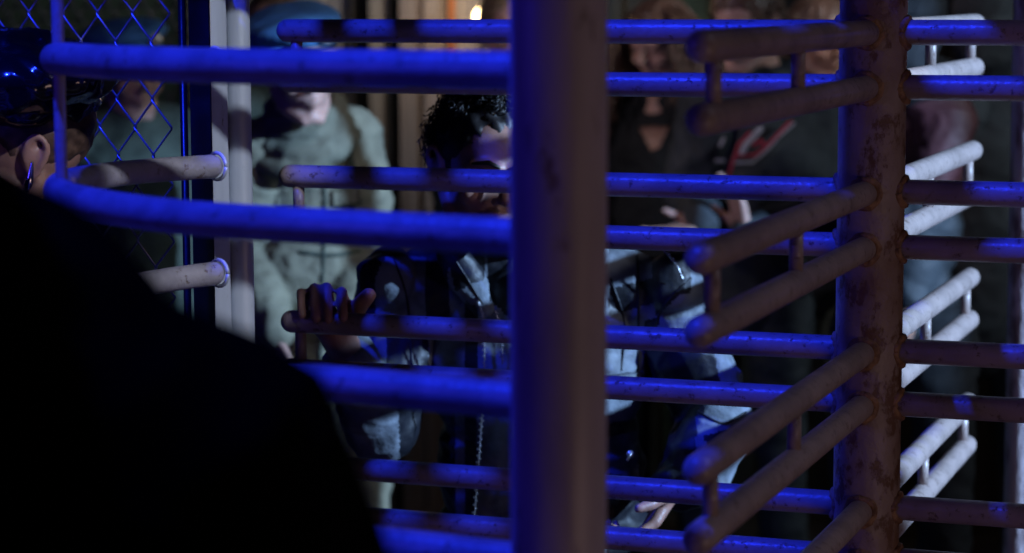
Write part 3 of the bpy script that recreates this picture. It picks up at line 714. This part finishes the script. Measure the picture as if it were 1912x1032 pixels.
# ---------------------------------------------------------------- 5. dark figure in the foreground
fg = thing('person', 'dark blurred figure from behind, black shoulder filling the lower left corner', 'person', (-.42, 1.5, 0))
j = joints(-260, -60, 1.55, 180, (0, 0), .2)
j['shr'] = P(-560, 520, 1.6); j['shl'] = P(150, 800, 1.5); j['ell'] = P(330, 1240, 1.46); j['wrl'] = P(300, 1560, 1.3); j['neck'] = P(-230, 420, 1.55); j['chest'] = P(-120, 900, 1.55); j['head'] = P(-300, 120, 1.5)
body(fg, j, M['skin_tan'], rotm(170, 5), .012)
def bulk(mb):
    L = [(-220, 680, .10), (-30, 722, .123), (150, 835, .112), (330, 925, .119), (368, 1080, .121), (400, 1300, .125)]
    mb.tube([P(x, y, 1.52) for x, y, r in L], [r for x, y, r in L], 28)
    mb.ball(P(0, 1100, 1.54), (.20, .12, .22))
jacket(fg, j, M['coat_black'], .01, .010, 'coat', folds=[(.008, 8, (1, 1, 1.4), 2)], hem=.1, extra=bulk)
hair_cap(fg, j, rotm(170, 5), M['hair_black'], .006, .004, n=300, rad=.002, long=.1, seed=9)
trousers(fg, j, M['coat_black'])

# ---------------------------------------------------------------- 6. woman with long brown hair
j = joints(1240, 14, 7.2, -28, (0, 0), .165); j['head'] = P(1232, 82, 7.1); hr6 = rotm(-38, 18, 0)
j['neck'] = P(1236, 176, 7.18); j['k'] = .95
wo = thing('person', 'person with long wavy brown hair and low cut black top, right of front post', 'person', j['base'])
body(wo, j, M['skin_light'], hr6, .007, .96)
jt = dict(j); jt['chest'] = j['chest'] + Vector((0, 0, -.07)); jw = jacket(wo, j, M['black_cloth'], .0, .009, collar=False)
Surf(bpy.data.objects[jw.name]).flap('neckline', [(1194, 236), (1248, 236), (1232, 276), (1216, 282)], M['skin_tan'], wo, .004)
trousers(wo, j, M['black_cloth'])
hair_cap(wo, j, hr6, M['hair_brown'], .010, .006, -30, n=900, rad=.0042, long=.40, seed=11, fore=50, wave=.02)

# ---------------------------------------------------------------- 7. man in black jacket with red and pale trim
j = joints(1400, -30, 6.5, -20, (0, -.05), .2); j['head'] = P(1392, 42, 6.4); hr7 = rotm(-32, 26, 6)
j['neck'] = P(1425, 142, 6.5); j['shl'] = P(1325, 205, 6.5); j['shr'] = P(1520, 200, 6.55); j['chest'] = P(1430, 300, 6.55)
j['ell'] = P(1285, 380, 6.5); j['elr'] = P(1560, 400, 6.5); j['wrl'] = P(1290, 440, 6.3); j['wrr'] = P(1410, 455, 6.25)
j['hdl'] = P(1250, 432, 6.2) - j['wrl']; j['hnl'] = Vector((0, -.3, 1)); j['hdr'] = P(1368, 385, 6.2) - j['wrr']; j['hnr'] = Vector((-1, -.4, 0))
m7 = thing('person', 'dark haired person in black jacket with red and pale chest piping, hands in front', 'person', j['base'])
j['wrl'] = P(1318, 418, 6.25); j['hdl'] = Vector((-1, -.1, -.25)); j['wrr'] = P(1392, 440, 6.2); j['hdr'] = Vector((-.25, 0, 1))
body(m7, j, M['skin_light'], hr7, .006, 1.0, True, (8, 10, 12, 14)); jacket(m7, j, M['char_cloth'], .010, .009, folds=FOLD2)
trousers(m7, j, M['char_cloth'])
hair_cap(m7, j, hr7, M['hair_brown'], .012, .006, -30, n=420, rad=.003, long=.09, seed=3, fore=46)
def strip(name, pts, m, par, Y, r=.005):
    mb = MB(); mb.tube([P(x, y, Y) for x, y in pts], r, 8); return mb.build(name, m, par)
Yf = 6.37
strip('red_piping', [(1366, 312), (1372, 290), (1410, 290), (1440, 265), (1476, 226)], M['red'], m7, Yf, .0045)
strip('pale_piping', [(1368, 304), (1405, 303), (1434, 278), (1452, 256), (1482, 230)], M['white'], m7, Yf, .0035)
strip('red_piping', [(1358, 345), (1364, 318), (1380, 268), (1400, 248)], M['red'], m7, Yf, .004)
strip('pale_patch', [(1386, 284), (1394, 268), (1404, 258), (1420, 240)], M['white'], m7, Yf, .008)
strip('red_piping', [(1408, 270), (1420, 262), (1428, 272)], M['red'], m7, Yf, .006)
strip('pale_piping', [(1338, 300), (1352, 300)], M['white'], m7, Yf, .004)
strip('pale_piping', [(1345, 272), (1352, 258)], M['white'], m7, Yf, .004)
mb = MB(); mb.ball(P(1350, 327, Yf), (.009, .006, .009)); mb.ball(P(1339, 386, Yf), (.009, .006, .009)); mb.build('button', M['white'], m7)

def hood(par, j, hrot, m):
    mb = MB(); T = lambda x, y, z: j['head'] + hrot @ Vector((x, y, z))
    mb.ball(T(0, .035, .035), (.100, .105, .108), hrot, 24); mb.ball(T(0, .055, -.06), (.095, .085, .12), hrot, 24); mb.ball(j['neck'], (.13, .10, .07), None, 20)
    fuse(mb, 'hood', m, par, .008, 3, FOLD)
# ---------------------------------------------------------------- 8/9. people at the right
j = joints(1700, -60, 6.0, -15, (0, 0), .2); j['shr'] = P(1765, 225, 6.0); j['elr'] = P(1720, 420, 5.95); j['wrr'] = P(1700, 560, 5.9); j['shl'] = P(1640, 235, 6.1); j['ell'] = P(1665, 410, 6.2); j['wrl'] = P(1690, 560, 6.15); j['chest'] = P(1700, 330, 6.15); j['k'] = .85
p8 = thing('person', 'person whose maroon leather shoulder shows just right of the rusty column', 'person', j['base'])
body(p8, j, M['skin_tan'], rotm(150, 5), .008); jacket(p8, j, None, .004, .007, mats=[M['maroon'], M['char_cloth']], post=lambda me: me.polygons.foreach_set('material_index', [0 if pix(p.center)[1] < 345 else 1 for p in me.polygons])); trousers(p8, j, M['black_cloth']); hood(p8, j, rotm(150, 5), M['black_cloth'])
j = joints(1855, -50, 6.6, -10, (0, 0), .2); j['shl'] = P(1790, 215, 6.55)
p9 = thing('person', 'person in a charcoal jacket standing behind the white lit arms at the right edge', 'person', j['base'])
body(p9, j, M['skin_tan'], rotm(160, 5), .008); jacket(p9, j, M['char_cloth'], .02, .010, hem=.1); trousers(p9, j, M['char_cloth']); hood(p9, j, rotm(160, 5), M['char_cloth'])
# ---------------------------------------------------------------- 10. person in front of the lamp wall
j = joints(950, -18, 7.3, 10, (0, 0), .13)
p10 = thing('person', 'person with dark blond hair standing far back beside the glowing bulb', 'person', j['base'])
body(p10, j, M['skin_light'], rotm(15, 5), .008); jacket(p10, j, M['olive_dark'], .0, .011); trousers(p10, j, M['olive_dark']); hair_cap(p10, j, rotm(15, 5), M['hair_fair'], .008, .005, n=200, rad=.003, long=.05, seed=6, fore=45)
# ---------------------------------------------------------------- 11. head behind the soldier
j = joints(512, 2, 7.3, 30, (0, 0), .17); j['head'] = P(506, 60, 7.3)
p11 = thing('person', 'brown haired person whose face shows left of the scarf wearing soldier', 'person', j['base'])
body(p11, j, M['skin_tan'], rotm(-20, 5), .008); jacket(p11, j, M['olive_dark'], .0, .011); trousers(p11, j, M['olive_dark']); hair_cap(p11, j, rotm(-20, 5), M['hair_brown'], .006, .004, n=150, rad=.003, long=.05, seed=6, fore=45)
# ---------------------------------------------------------------- 12. person between column and trimmed jacket
j = joints(1535, 0, 7.2, -10, (0, 0), .18)
p12 = thing('person', 'brown haired person in dark clothes between the trimmed jacket and the rusty column', 'person', j['base'])
body(p12, j, M['skin_tan'], rotm(25, 12), .008); jacket(p12, j, M['char_cloth'], .01, .011); trousers(p12, j, M['olive_dark']); hair_cap(p12, j, rotm(25, 12), M['hair_brown'], .012, .005, n=300, rad=.003, long=.16, seed=6, fore=45)
